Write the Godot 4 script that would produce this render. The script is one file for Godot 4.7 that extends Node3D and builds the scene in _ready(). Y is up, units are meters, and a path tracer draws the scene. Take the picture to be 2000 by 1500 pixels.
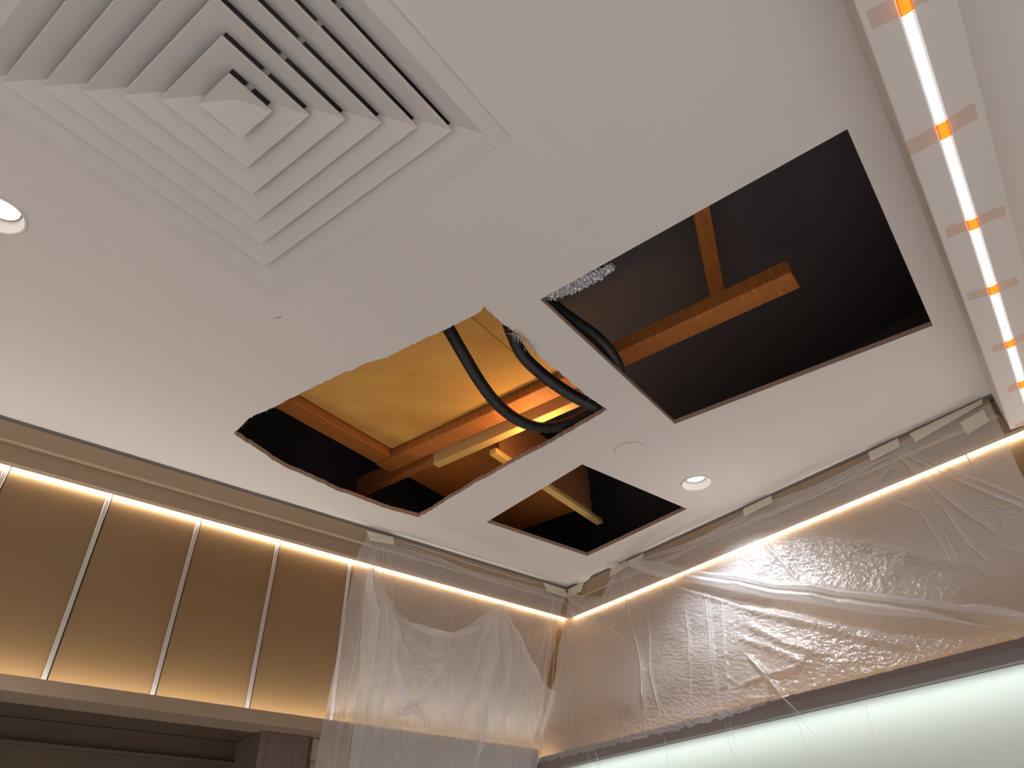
extends Node3D

const RAGGED := [Vector2(-0.8333, -0.6362), Vector2(-0.8515, -0.6397), Vector2(-0.8678, -0.6362), Vector2(-0.8842, -0.6301), Vector2(-0.9137, -0.6227), Vector2(-0.9425, -0.6142), Vector2(-0.9730, -0.6013), Vector2(-1.0089, -0.5901), Vector2(-1.0483, -0.5777), Vector2(-1.0931, -0.5652), Vector2(-1.1173, -0.5512), Vector2(-1.1484, -0.5344), Vector2(-1.1754, -0.5290), Vector2(-1.2022, -0.5154), Vector2(-1.2298, -0.5071), Vector2(-1.2688, -0.4940), Vector2(-1.3071, -0.4825), Vector2(-1.3529, -0.4687), Vector2(-1.3992, -0.4556), Vector2(-1.4342, -0.4443), Vector2(-1.4721, -0.4299), Vector2(-1.5026, -0.4222), Vector2(-1.5312, -0.4212), Vector2(-1.5568, -0.4213), Vector2(-1.5791, -0.4186), Vector2(-1.5901, -0.4310), Vector2(-1.5930, -0.4428), Vector2(-1.6043, -0.4596), Vector2(-1.6057, -0.4738), Vector2(-1.6172, -0.4952), Vector2(-1.6257, -0.5170), Vector2(-1.6425, -0.5457), Vector2(-1.6499, -0.5707), Vector2(-1.6607, -0.6006), Vector2(-1.6634, -0.6287), Vector2(-1.6695, -0.6619), Vector2(-1.6758, -0.6960), Vector2(-1.6769, -0.7185), Vector2(-1.6858, -0.7406), Vector2(-1.6914, -0.7677), Vector2(-1.6901, -0.7996), Vector2(-1.6941, -0.8351), Vector2(-1.6955, -0.8697), Vector2(-1.6997, -0.9066), Vector2(-1.7012, -0.9426), Vector2(-1.6971, -0.9757), Vector2(-1.6929, -1.0093), Vector2(-1.6914, -1.0395), Vector2(-1.6367, -1.0457), Vector2(-1.5836, -1.0463), Vector2(-1.5321, -1.0468), Vector2(-1.4752, -1.0515), Vector2(-1.4155, -1.0525), Vector2(-1.3666, -1.0603), Vector2(-1.3126, -1.0628), Vector2(-1.2623, -1.0670), Vector2(-1.2155, -1.0726), Vector2(-1.1717, -1.0798), Vector2(-1.1254, -1.0835), Vector2(-1.0878, -1.0851), Vector2(-1.0545, -1.0899), Vector2(-1.0241, -1.0879), Vector2(-1.0009, -1.0922), Vector2(-0.9662, -1.0936), Vector2(-0.9384, -1.0941), Vector2(-0.9315, -1.0506), Vector2(-0.9292, -1.0261), Vector2(-0.9248, -1.0016), Vector2(-0.9176, -0.9748), Vector2(-0.9140, -0.9503), Vector2(-0.9049, -0.9305), Vector2(-0.9050, -0.9147), Vector2(-0.8981, -0.8959), Vector2(-0.8983, -0.8774), Vector2(-0.8897, -0.8499), Vector2(-0.8892, -0.8358), Vector2(-0.8813, -0.8171), Vector2(-0.8715, -0.8013), Vector2(-0.8666, -0.7854), Vector2(-0.8584, -0.7685), Vector2(-0.8549, -0.7541), Vector2(-0.8565, -0.7413), Vector2(-0.8556, -0.7266), Vector2(-0.8530, -0.7038), Vector2(-0.8490, -0.6883), Vector2(-0.8451, -0.6705), Vector2(-0.8395, -0.6528)]
const BIG := [Vector2(-0.7494, -0.7129), Vector2(-0.1552, -0.8461), Vector2(-0.2946, -1.4278), Vector2(-0.8787, -1.2752)]
const SMALL := [Vector2(-1.5952, -1.2270), Vector2(-1.1636, -1.2245), Vector2(-1.1610, -1.6627), Vector2(-1.5920, -1.6575)]
const HOSE_A := [Vector3(-0.9798, 2.7300, -0.5688), Vector3(-0.9996, 2.7150, -0.6240), Vector3(-1.0266, 2.7000, -0.6801), Vector3(-1.0655, 2.6850, -0.7510), Vector3(-1.1071, 2.6700, -0.8282), Vector3(-1.1352, 2.6550, -0.8979), Vector3(-1.1489, 2.6430, -0.9668), Vector3(-1.1443, 2.6370, -1.0317), Vector3(-1.1155, 2.6370, -1.0775), Vector3(-1.0823, 2.6550, -1.1216), Vector3(-1.0451, 2.6950, -1.1751), Vector3(-0.9649, 2.7300, -1.2252)]
const HOSE_B := [Vector3(-0.8669, 2.7100, -0.6815), Vector3(-0.8926, 2.6850, -0.7372), Vector3(-0.9179, 2.6650, -0.7793), Vector3(-0.9530, 2.6520, -0.8412), Vector3(-0.9726, 2.6450, -0.9177), Vector3(-0.9836, 2.6420, -0.9936), Vector3(-0.9886, 2.6420, -1.0676), Vector3(-0.9933, 2.6500, -1.1458), Vector3(-1.0094, 2.6700, -1.2817)]
const HOSE_C := [Vector3(-0.8047, 2.7000, -0.7452), Vector3(-0.8031, 2.6750, -0.8087), Vector3(-0.8006, 2.6600, -0.8661), Vector3(-0.8036, 2.6520, -0.9315), Vector3(-0.8211, 2.6500, -0.9932), Vector3(-0.8542, 2.6550, -1.0537), Vector3(-0.9204, 2.6700, -1.1337)]
const FOLDS_BACK := [
	[-1.5320, 0.9905, -1.3490, 0.8941, 0.0110, 0.0200, 1, 0, 0.0160],
	[-1.3490, 0.8941, -1.0557, 0.7459, 0.0110, 0.0200, 0, 0, 0.0160],
	[-1.0557, 0.7459, -0.8296, 0.6345, 0.0110, 0.0200, 0, 0, 0.0160],
	[-0.8296, 0.6345, -0.4848, 0.4703, 0.0110, 0.0200, 0, 0, 0.0160],
	[-0.4848, 0.4703, -0.3872, 0.4257, 0.0110, 0.0200, 0, 1, 0.0160],
	[-1.5222, 0.9746, -1.3467, 0.8710, 0.0120, 0.0220, 1, 0, 0.0220],
	[-1.3467, 0.8710, -1.0559, 0.7206, 0.0120, 0.0220, 0, 0, 0.0220],
	[-1.0559, 0.7206, -0.8324, 0.6078, 0.0120, 0.0220, 0, 0, 0.0220],
	[-0.8324, 0.6078, -0.4745, 0.4371, 0.0120, 0.0220, 0, 1, 0.0220],
	[-1.5208, 0.9660, -1.3222, 0.8332, 0.0080, -0.0070, 1, 0, 0.0000],
	[-1.3222, 0.8332, -1.1075, 0.7176, 0.0080, -0.0070, 0, 0, 0.0000],
	[-1.1075, 0.7176, -0.7155, 0.5111, 0.0080, -0.0070, 0, 0, 0.0000],
	[-0.7155, 0.5111, -0.5190, 0.4139, 0.0080, -0.0070, 0, 1, 0.0000],
	[-1.5535, 0.9742, -1.4820, 0.7797, 0.0070, 0.0060, 1, 0, 0.0030],
	[-1.4820, 0.7797, -1.4065, 0.5950, 0.0070, 0.0060, 0, 0, 0.0030],
	[-1.4065, 0.5950, -1.3728, 0.4450, 0.0070, 0.0060, 0, 1, 0.0030],
	[-1.5605, 0.9728, -1.5862, 0.9261, 0.0060, 0.0060, 1, 0, 0.0025],
	[-1.5862, 0.9261, -1.6070, 0.8825, 0.0060, 0.0060, 0, 1, 0.0025],
	[-1.5450, 0.9670, -1.4735, 0.8399, 0.0060, 0.0040, 1, 0, 0.0020],
	[-1.4735, 0.8399, -1.3794, 0.6980, 0.0060, 0.0040, 0, 1, 0.0020],
	[-1.5354, 0.9675, -1.2789, 0.8006, 0.0060, 0.0040, 1, 0, 0.0000],
	[-1.2789, 0.8006, -1.0401, 0.6603, 0.0060, 0.0040, 0, 1, 0.0000],
	[-1.5554, 0.9851, -1.2478, 0.9339, 0.0050, 0.0050, 1, 0, 0.0022],
	[-1.2478, 0.9339, -0.9992, 0.9489, 0.0050, 0.0050, 0, 1, 0.0022],
	[-1.4949, 0.9824, -1.1481, 0.9304, 0.0050, 0.0060, 1, 0, 0.0028],
	[-1.1481, 0.9304, -0.9820, 0.9319, 0.0050, 0.0060, 0, 0, 0.0028],
	[-0.9820, 0.9319, -0.7679, 0.9291, 0.0050, 0.0060, 0, 0, 0.0028],
	[-0.7679, 0.9291, -0.5891, 0.9496, 0.0050, 0.0060, 0, 1, 0.0028],
	[-0.9648, 0.9241, -0.7698, 0.9124, 0.0050, 0.0050, 1, 0, 0.0022],
	[-0.7698, 0.9124, -0.5963, 0.9483, 0.0050, 0.0050, 0, 1, 0.0022],
	[-1.8859, 0.9883, -1.7458, 0.6790, 0.0060, 0.0050, 1, 0, 0.0022],
	[-1.7458, 0.6790, -1.6632, 0.4566, 0.0060, 0.0050, 0, 1, 0.0022],
	[-1.8701, 0.9829, -1.6028, 0.7898, 0.0060, 0.0050, 1, 0, 0.0026],
	[-1.6028, 0.7898, -1.4574, 0.6630, 0.0060, 0.0050, 0, 1, 0.0026],
	[-1.8796, 0.9861, -1.6391, 0.7379, 0.0060, 0.0050, 1, 0, 0.0020],
	[-1.6391, 0.7379, -1.5164, 0.5755, 0.0060, 0.0050, 0, 1, 0.0020],
	[-1.8621, 0.9845, -1.7030, 0.9106, 0.0050, 0.0040, 1, 0, 0.0024],
	[-1.7030, 0.9106, -1.6114, 0.8802, 0.0050, 0.0040, 0, 1, 0.0024],
	[-0.5761, 0.9601, -0.4830, 0.8326, 0.0060, 0.0070, 1, 0, 0.0030],
	[-0.4830, 0.8326, -0.4046, 0.7323, 0.0060, 0.0070, 0, 0, 0.0030],
	[-0.4046, 0.7323, -0.3287, 0.6421, 0.0060, 0.0070, 0, 1, 0.0030],
	[-0.5699, 0.9637, -0.4689, 0.8410, 0.0050, 0.0050, 1, 0, 0.0022],
	[-0.4689, 0.8410, -0.3907, 0.7440, 0.0050, 0.0050, 0, 0, 0.0022],
	[-0.3907, 0.7440, -0.3169, 0.6495, 0.0050, 0.0050, 0, 1, 0.0022],
	[-0.5792, 0.9583, -0.5291, 0.8489, 0.0080, 0.0070, 1, 0, 0.0026],
	[-0.5291, 0.8489, -0.4721, 0.7290, 0.0080, 0.0070, 0, 0, 0.0026],
	[-0.4721, 0.7290, -0.4047, 0.6181, 0.0080, 0.0070, 0, 1, 0.0026],
	[-0.5823, 0.9565, -0.5915, 0.8987, 0.0080, 0.0060, 1, 0, 0.0000],
	[-0.5915, 0.8987, -0.6309, 0.8686, 0.0080, 0.0060, 0, 1, 0.0000],
	[-0.5642, 0.9356, -0.4958, 0.7257, 0.0050, 0.0040, 1, 0, 0.0022],
	[-0.4958, 0.7257, -0.4667, 0.6181, 0.0050, 0.0040, 0, 0, 0.0022],
	[-0.4667, 0.6181, -0.4264, 0.5413, 0.0050, 0.0040, 0, 1, 0.0022],
	[-0.6590, 0.8661, -0.5497, 0.7506, 0.0050, 0.0040, 1, 0, 0.0018],
	[-0.5497, 0.7506, -0.5074, 0.5833, 0.0050, 0.0040, 0, 0, 0.0018],
	[-0.5074, 0.5833, -0.5032, 0.5572, 0.0050, 0.0040, 0, 1, 0.0018],
	[-0.7916, 0.7870, -0.6965, 0.7139, 0.0140, 0.0100, 1, 0, 0.0000],
	[-0.6965, 0.7139, -0.5958, 0.6430, 0.0140, 0.0100, 0, 0, 0.0000],
	[-0.5958, 0.6430, -0.5060, 0.5891, 0.0140, 0.0100, 0, 0, 0.0000],
	[-0.5060, 0.5891, -0.4308, 0.5255, 0.0140, 0.0100, 0, 0, 0.0000],
	[-0.4308, 0.5255, -0.3680, 0.4867, 0.0140, 0.0100, 0, 1, 0.0000],
	[-0.4286, 0.6052, -0.3572, 0.5502, 0.0100, 0.0060, 1, 1, 0.0000],
	[-1.0013, 0.8775, -0.9096, 0.7336, 0.0050, 0.0040, 1, 0, 0.0016],
	[-0.9096, 0.7336, -0.8833, 0.6789, 0.0050, 0.0040, 0, 1, 0.0016],
	[-1.0498, 0.5399, -0.9844, 0.4654, 0.0060, 0.0090, 1, 0, 0.0030],
	[-0.9844, 0.4654, -0.9409, 0.4023, 0.0060, 0.0090, 0, 0, 0.0030],
	[-0.9409, 0.4023, -0.9079, 0.3581, 0.0060, 0.0090, 0, 1, 0.0030],
	[-1.0732, 0.6380, -0.9374, 0.5363, 0.0100, 0.0060, 1, 0, 0.0000],
	[-0.9374, 0.5363, -0.7972, 0.4558, 0.0100, 0.0060, 0, 1, 0.0000],
	[-1.1072, 0.6940, -0.8915, 0.5762, 0.0090, 0.0060, 1, 0, 0.0000],
	[-0.8915, 0.5762, -0.7201, 0.4824, 0.0090, 0.0060, 0, 0, 0.0000],
	[-0.7201, 0.4824, -0.6165, 0.4316, 0.0090, 0.0060, 0, 1, 0.0000],
	[-1.0896, 0.5994, -0.9814, 0.5351, 0.0090, 0.0050, 1, 0, 0.0000],
	[-0.9814, 0.5351, -0.8493, 0.4452, 0.0090, 0.0050, 0, 1, 0.0000],
	[-0.9776, 0.6232, -0.7875, 0.5322, 0.0080, 0.0040, 1, 0, 0.0000],
	[-0.7875, 0.5322, -0.6542, 0.4618, 0.0080, 0.0040, 0, 1, 0.0000],
	[-1.0737, 0.4609, -0.9702, 0.4621, 0.0070, 0.0050, 1, 0, 0.0000],
	[-0.9702, 0.4621, -0.8737, 0.4631, 0.0070, 0.0050, 0, 1, 0.0000],
	[-1.0587, 0.4266, -0.9488, 0.3983, 0.0080, 0.0060, 1, 0, 0.0000],
	[-0.9488, 0.3983, -0.8308, 0.4013, 0.0080, 0.0060, 0, 1, 0.0000],
	[-1.1883, 0.7694, -1.1561, 0.5749, 0.0030, 0.0020, 1, 0, 0.0012],
	[-1.1561, 0.5749, -1.1258, 0.3982, 0.0030, 0.0020, 0, 1, 0.0012],
	[-1.1770, 0.7655, -1.1458, 0.5722, 0.0030, 0.0020, 1, 0, 0.0010],
	[-1.1458, 0.5722, -1.1204, 0.3949, 0.0030, 0.0020, 0, 1, 0.0010],
	[-1.1289, 0.7360, -1.1092, 0.5764, 0.0030, 0.0020, 1, 0, 0.0012],
	[-1.1092, 0.5764, -1.0923, 0.3977, 0.0030, 0.0020, 0, 1, 0.0012],
	[-1.2550, 0.7419, -1.2204, 0.5490, 0.0030, 0.0020, 1, 0, 0.0010],
	[-1.2204, 0.5490, -1.2249, 0.4293, 0.0030, 0.0020, 0, 1, 0.0010],
	[-1.4032, 0.7724, -1.3758, 0.5874, 0.0040, 0.0030, 1, 0, 0.0014],
	[-1.3758, 0.5874, -1.3206, 0.4350, 0.0040, 0.0030, 0, 1, 0.0014],
	[-0.7011, 0.6015, -0.6771, 0.6331, 0.0030, 0.0020, 1, 0, 0.0010],
	[-0.6771, 0.6331, -0.6737, 0.5663, 0.0030, 0.0020, 0, 1, 0.0010],
	[-0.6712, 0.6309, -0.6692, 0.5712, 0.0030, 0.0020, 1, 1, 0.0010],
	[-0.4793, 0.6104, -0.4266, 0.4737, 0.0030, 0.0020, 1, 1, 0.0014],
	[-0.5175, 0.7070, -0.4877, 0.5163, 0.0030, 0.0020, 1, 1, 0.0014],
	[-0.4958, 0.7257, -0.4563, 0.5404, 0.0030, 0.0020, 1, 1, 0.0012]]
const FOLDS_LEFT := [
	[-0.9794, 0.9472, -0.9530, 0.7226, 0.0060, 0.0070, 1, 0, 0.0026],
	[-0.9530, 0.7226, -0.9300, 0.4480, 0.0060, 0.0070, 0, 0, 0.0026],
	[-0.9300, 0.4480, -0.9206, 0.3280, 0.0060, 0.0070, 0, 1, 0.0026],
	[-0.9847, 0.9486, -0.9857, 0.7293, 0.0060, 0.0060, 1, 0, 0.0022],
	[-0.9857, 0.7293, -0.9594, 0.4767, 0.0060, 0.0060, 0, 0, 0.0022],
	[-0.9594, 0.4767, -0.9517, 0.3306, 0.0060, 0.0060, 0, 1, 0.0022],
	[-1.0027, 0.9502, -1.0062, 0.8104, 0.0050, 0.0060, 1, 0, 0.0022],
	[-1.0062, 0.8104, -0.9994, 0.5342, 0.0050, 0.0060, 0, 0, 0.0022],
	[-0.9994, 0.5342, -0.9996, 0.3345, 0.0050, 0.0060, 0, 1, 0.0022],
	[-1.0187, 0.9545, -1.0531, 0.7432, 0.0060, 0.0060, 1, 0, 0.0024],
	[-1.0531, 0.7432, -1.0392, 0.4611, 0.0060, 0.0060, 0, 0, 0.0024],
	[-1.0392, 0.4611, -1.0248, 0.3366, 0.0060, 0.0060, 0, 1, 0.0024],
	[-0.9714, 0.9383, -0.9655, 0.8325, 0.0060, 0.0050, 1, 0, 0.0020],
	[-0.9655, 0.8325, -0.9586, 0.6092, 0.0060, 0.0050, 0, 1, 0.0020],
	[-1.0410, 0.9744, -1.2163, 0.9707, 0.0060, 0.0060, 1, 0, 0.0026],
	[-1.2163, 0.9707, -1.4501, 0.9665, 0.0060, 0.0060, 0, 0, 0.0026],
	[-1.4501, 0.9665, -1.6847, 0.9697, 0.0060, 0.0060, 0, 1, 0.0026],
	[-1.0510, 0.9668, -1.1969, 0.9568, 0.0050, 0.0040, 1, 0, 0.0020],
	[-1.1969, 0.9568, -1.4277, 0.9338, 0.0050, 0.0040, 0, 1, 0.0020],
	[-1.7131, 0.9534, -1.6213, 0.7218, 0.0060, 0.0060, 1, 0, 0.0026],
	[-1.6213, 0.7218, -1.5463, 0.5222, 0.0060, 0.0060, 0, 0, 0.0026],
	[-1.5463, 0.5222, -1.5106, 0.3769, 0.0060, 0.0060, 0, 1, 0.0026],
	[-1.7030, 0.9511, -1.6666, 0.7807, 0.0050, 0.0050, 1, 0, 0.0026],
	[-1.6666, 0.7807, -1.6344, 0.6420, 0.0050, 0.0050, 0, 0, 0.0026],
	[-1.6344, 0.6420, -1.6065, 0.4702, 0.0050, 0.0050, 0, 1, 0.0026],
	[-1.7182, 0.9545, -1.6986, 0.7692, 0.0050, 0.0050, 1, 0, 0.0022],
	[-1.6986, 0.7692, -1.6538, 0.5351, 0.0050, 0.0050, 0, 1, 0.0022],
	[-1.6833, 0.9505, -1.5925, 0.8188, 0.0060, 0.0050, 1, 0, 0.0020],
	[-1.5925, 0.8188, -1.5292, 0.6264, 0.0060, 0.0050, 0, 0, 0.0020],
	[-1.5292, 0.6264, -1.4739, 0.4846, 0.0060, 0.0050, 0, 1, 0.0020],
	[-1.2223, 0.9283, -1.2319, 0.7167, 0.0030, 0.0020, 1, 0, 0.0012],
	[-1.2319, 0.7167, -1.2530, 0.4869, 0.0030, 0.0020, 0, 0, 0.0012],
	[-1.2530, 0.4869, -1.2655, 0.3566, 0.0030, 0.0020, 0, 1, 0.0012],
	[-1.1049, 0.8823, -1.2012, 0.8719, 0.0040, 0.0020, 1, 0, 0.0012],
	[-1.2012, 0.8719, -1.3014, 0.8610, 0.0040, 0.0020, 0, 1, 0.0012]]
const FOLDS_LOW := [
	[-1.1123, 0.3785, -1.1074, 0.3273, 0.0030, 0.0010, 1, 0, 0.0012],
	[-1.1074, 0.3273, -1.0984, 0.2618, 0.0030, 0.0010, 0, 1, 0.0012],
	[-1.0999, 0.3797, -1.0961, 0.3256, 0.0030, 0.0010, 1, 0, 0.0010],
	[-1.0961, 0.3256, -1.0820, 0.2597, 0.0030, 0.0010, 0, 1, 0.0010],
	[-0.9296, 0.3728, -0.8930, 0.3243, 0.0030, 0.0010, 1, 0, 0.0014],
	[-0.8930, 0.3243, -0.8504, 0.2679, 0.0030, 0.0010, 0, 0, 0.0014],
	[-0.8504, 0.2679, -0.8186, 0.2258, 0.0030, 0.0010, 0, 1, 0.0014],
	[-1.5901, 0.3893, -1.5848, 0.3498, 0.0030, 0.0010, 1, 0, 0.0014],
	[-1.5848, 0.3498, -1.5797, 0.3114, 0.0030, 0.0010, 0, 1, 0.0014],
	[-1.5598, 0.3847, -1.5452, 0.3444, 0.0030, 0.0010, 1, 0, 0.0014],
	[-1.5452, 0.3444, -1.5215, 0.3041, 0.0030, 0.0010, 0, 1, 0.0014],
	[-1.6877, 0.3772, -1.6780, 0.3236, 0.0030, 0.0010, 1, 1, 0.0012],
	[-0.7584, 0.3505, -0.7607, 0.3115, 0.0030, 0.0010, 1, 0, 0.0008],
	[-0.7607, 0.3115, -0.7609, 0.2640, 0.0030, 0.0010, 0, 1, 0.0008],
	[-1.3062, 0.3822, -1.3115, 0.2893, 0.0030, 0.0010, 1, 1, 0.0010],
	[-0.8110, 0.3505, -0.7906, 0.3069, 0.0030, 0.0010, 1, 1, 0.0008],
	[-0.9264, 0.3615, -0.9171, 0.3078, 0.0030, 0.0010, 1, 0, 0.0010],
	[-0.9171, 0.3078, -0.9140, 0.2575, 0.0030, 0.0010, 0, 1, 0.0010]]
const DRAPE_TOP := [Vector2(-0.9208, 0.9354), Vector2(-0.9563, 0.8667), Vector2(-1.0015, 0.7989), Vector2(-1.0556, 0.7417), Vector2(-1.1104, 0.7181), Vector2(-1.1774, 0.7190), Vector2(-1.2431, 0.7131), Vector2(-1.3099, 0.7510), Vector2(-1.3803, 0.8076), Vector2(-1.4184, 0.8426), Vector2(-1.4550, 0.8504), Vector2(-1.4865, 0.8057), Vector2(-1.5235, 0.7460), Vector2(-1.5680, 0.6724), Vector2(-1.6049, 0.6304), Vector2(-1.6411, 0.6121)]
const FOLDS_DRAPE := [
	[-1.0964, 0.7153, -1.1688, 0.7082, 0.0080, 0.0100, 1, 0, 0.0040],
	[-1.1688, 0.7082, -1.2432, 0.7101, 0.0080, 0.0100, 0, 0, 0.0040],
	[-1.2432, 0.7101, -1.3397, 0.7520, 0.0080, 0.0100, 0, 0, 0.0040],
	[-1.3397, 0.7520, -1.4117, 0.8158, 0.0080, 0.0100, 0, 1, 0.0040],
	[-1.0799, 0.7016, -1.1218, 0.6579, 0.0100, 0.0100, 1, 0, 0.0000],
	[-1.1218, 0.6579, -1.1903, 0.6479, 0.0100, 0.0100, 0, 0, 0.0000],
	[-1.1903, 0.6479, -1.2828, 0.6562, 0.0100, 0.0100, 0, 1, 0.0000],
	[-1.0243, 0.7428, -1.0575, 0.6608, 0.0100, 0.0120, 1, 0, 0.0030],
	[-1.0575, 0.6608, -1.1064, 0.5840, 0.0100, 0.0120, 0, 0, 0.0030],
	[-1.1064, 0.5840, -1.1585, 0.5808, 0.0100, 0.0120, 0, 0, 0.0030],
	[-1.1585, 0.5808, -1.2276, 0.6321, 0.0100, 0.0120, 0, 0, 0.0030],
	[-1.2276, 0.6321, -1.2817, 0.7018, 0.0100, 0.0120, 0, 1, 0.0030],
	[-1.4330, 0.8202, -1.4003, 0.6762, 0.0140, 0.0140, 1, 0, 0.0300],
	[-1.4003, 0.6762, -1.3516, 0.4927, 0.0140, 0.0140, 0, 0, 0.0300],
	[-1.3516, 0.4927, -1.3347, 0.3578, 0.0140, 0.0140, 0, 1, 0.0300],
	[-1.4545, 0.8246, -1.4613, 0.6551, 0.0100, 0.0090, 1, 0, 0.0160],
	[-1.4613, 0.6551, -1.4478, 0.5043, 0.0100, 0.0090, 0, 1, 0.0160],
	[-1.4862, 0.7972, -1.5473, 0.6930, 0.0060, 0.0080, 1, 0, 0.0030],
	[-1.5473, 0.6930, -1.6094, 0.6311, 0.0060, 0.0080, 0, 1, 0.0030],
	[-1.4118, 0.8242, -1.3407, 0.6508, 0.0100, 0.0100, 1, 0, 0.0180],
	[-1.3407, 0.6508, -1.2862, 0.5262, 0.0100, 0.0100, 0, 0, 0.0180],
	[-1.2862, 0.5262, -1.2701, 0.4559, 0.0100, 0.0100, 0, 1, 0.0180],
	[-1.0064, 0.7846, -1.0170, 0.6111, 0.0080, 0.0100, 1, 0, 0.0030],
	[-1.0170, 0.6111, -1.0204, 0.4528, 0.0080, 0.0100, 0, 0, 0.0030],
	[-1.0204, 0.4528, -1.0404, 0.3334, 0.0080, 0.0100, 0, 1, 0.0030],
	[-1.0426, 0.7315, -1.0521, 0.5892, 0.0100, 0.0120, 1, 0, 0.0200],
	[-1.0521, 0.5892, -1.0962, 0.5011, 0.0100, 0.0120, 0, 0, 0.0200],
	[-1.0962, 0.5011, -1.1669, 0.4443, 0.0100, 0.0120, 0, 1, 0.0200],
	[-1.2435, 0.7024, -1.1943, 0.5694, 0.0100, 0.0100, 1, 0, 0.0160],
	[-1.1943, 0.5694, -1.1141, 0.4836, 0.0100, 0.0100, 0, 0, 0.0160],
	[-1.1141, 0.4836, -1.0705, 0.4588, 0.0100, 0.0100, 0, 1, 0.0160],
	[-1.3801, 0.5970, -1.3705, 0.5090, 0.0060, 0.0080, 1, 0, 0.0030],
	[-1.3705, 0.5090, -1.3950, 0.4425, 0.0060, 0.0080, 0, 1, 0.0030],
	[-1.5067, 0.7594, -1.4803, 0.5967, 0.0080, 0.0080, 1, 0, 0.0020],
	[-1.4803, 0.5967, -1.4276, 0.4598, 0.0080, 0.0080, 0, 1, 0.0020],
	[-0.9394, 0.8946, -0.9842, 0.7195, 0.0080, 0.0080, 1, 0, 0.0030],
	[-0.9842, 0.7195, -0.9828, 0.5118, 0.0080, 0.0080, 0, 0, 0.0030],
	[-0.9828, 0.5118, -0.9715, 0.3508, 0.0080, 0.0080, 0, 1, 0.0030],
	[-1.1358, 0.6603, -1.1741, 0.5525, 0.0080, 0.0080, 1, 0, 0.0000],
	[-1.1741, 0.5525, -1.1398, 0.4737, 0.0080, 0.0080, 0, 1, 0.0000]]

var M := {}
var taken := {}
var box_cache := {}
const CEIL := 2.6

# ------------------------------------------------------------------ helpers
func numbered(called: String) -> String:
	var k: int = taken.get(called, 0)
	taken[called] = k + 1
	return called if k == 0 else "%s_%03d" % [called, k]

func tag(o: Node, label: String, category: String, group := "", kind := "") -> Node:
	if label: o.set_meta("label", label)
	if category: o.set_meta("category", category)
	if group: o.set_meta("group", group)
	if kind: o.set_meta("kind", kind)
	return o

func thing(called: String, label: String, category: String, at := Vector3.ZERO, turn := 0.0, group := "") -> Node3D:
	var o := Node3D.new()
	o.name = numbered(called)
	add_child(o)
	o.position = at
	o.rotation.y = turn
	tag(o, label, category, group)
	return o

func obj(called: String, mesh: Mesh, mat: Material, parent: Node = self, xf := Transform3D()) -> MeshInstance3D:
	var o := MeshInstance3D.new()
	o.mesh = mesh
	o.material_override = mat
	o.cast_shadow = GeometryInstance3D.SHADOW_CASTING_SETTING_ON
	o.transform = xf
	if parent == self:
		o.name = numbered(called)
		add_child(o)
	else:
		o.name = called
		parent.add_child(o, true)
	return o

func struct_obj(called: String, mesh: Mesh, mat: Material, xf := Transform3D(), label := "") -> MeshInstance3D:
	var o := obj(called, mesh, mat, self, xf)
	tag(o, label, "", "", "structure")
	return o

func struct_node(called: String, label := "") -> Node3D:
	var o := Node3D.new()
	o.name = numbered(called)
	add_child(o)
	tag(o, label, "", "", "structure")
	return o

func tri(st: SurfaceTool, a: Vector3, b: Vector3, c: Vector3, away: Vector3) -> void:
	# front faces run clockwise: swap when the face looks towards «away»'s origin
	var n := (c - a).cross(b - a)
	if n.dot((a + b + c) / 3.0 - away) < 0.0:
		var t := b
		b = c
		c = t
		n = -n
	n = n.normalized()
	for p in [a, b, c]:
		st.set_normal(n)
		st.set_uv(Vector2(p.x + p.z, p.y + p.z))
		st.add_vertex(p)

func quad(st: SurfaceTool, a: Vector3, b: Vector3, c: Vector3, d: Vector3, away: Vector3) -> void:
	tri(st, a, b, c, away)
	tri(st, a, c, d, away)

# a box with chamfered edges, centred on the origin
func cbox(s: Vector3, ch := 0.001) -> ArrayMesh:
	var key := [s, ch]
	if box_cache.has(key): return box_cache[key]
	var st := SurfaceTool.new()
	st.begin(Mesh.PRIMITIVE_TRIANGLES)
	var h := s / 2.0
	ch = minf(ch, minf(h.x, minf(h.y, h.z)) * 0.6)
	for ax in 3:
		var u := (ax + 1) % 3
		var v := (ax + 2) % 3
		for sg in [-1.0, 1.0]:
			var q := []
			for k in [[-1, -1], [1, -1], [1, 1], [-1, 1]]:
				var p := Vector3()
				p[ax] = sg * h[ax]
				p[u] = k[0] * (h[u] - ch)
				p[v] = k[1] * (h[v] - ch)
				q.append(p)
			quad(st, q[0], q[1], q[2], q[3], Vector3.ZERO)
		# edges along ax
		for su in [-1.0, 1.0]:
			for sv in [-1.0, 1.0]:
				var q := []
				for k in [[-1, 0], [1, 0], [1, 1], [-1, 1]]:
					var p := Vector3()
					p[ax] = k[0] * (h[ax] - ch)
					p[u] = su * (h[u] - (0.0 if k[1] == 0 else ch))
					p[v] = sv * (h[v] - (ch if k[1] == 0 else 0.0))
					q.append(p)
				quad(st, q[0], q[1], q[2], q[3], Vector3.ZERO)
	for sx in [-1.0, 1.0]:
		for sy in [-1.0, 1.0]:
			for sz in [-1.0, 1.0]:
				tri(st, Vector3(sx * h.x, sy * (h.y - ch), sz * (h.z - ch)), Vector3(sx * (h.x - ch), sy * h.y, sz * (h.z - ch)), Vector3(sx * (h.x - ch), sy * (h.y - ch), sz * h.z), Vector3.ZERO)
	var m := st.commit()
	box_cache[key] = m
	return m

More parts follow.
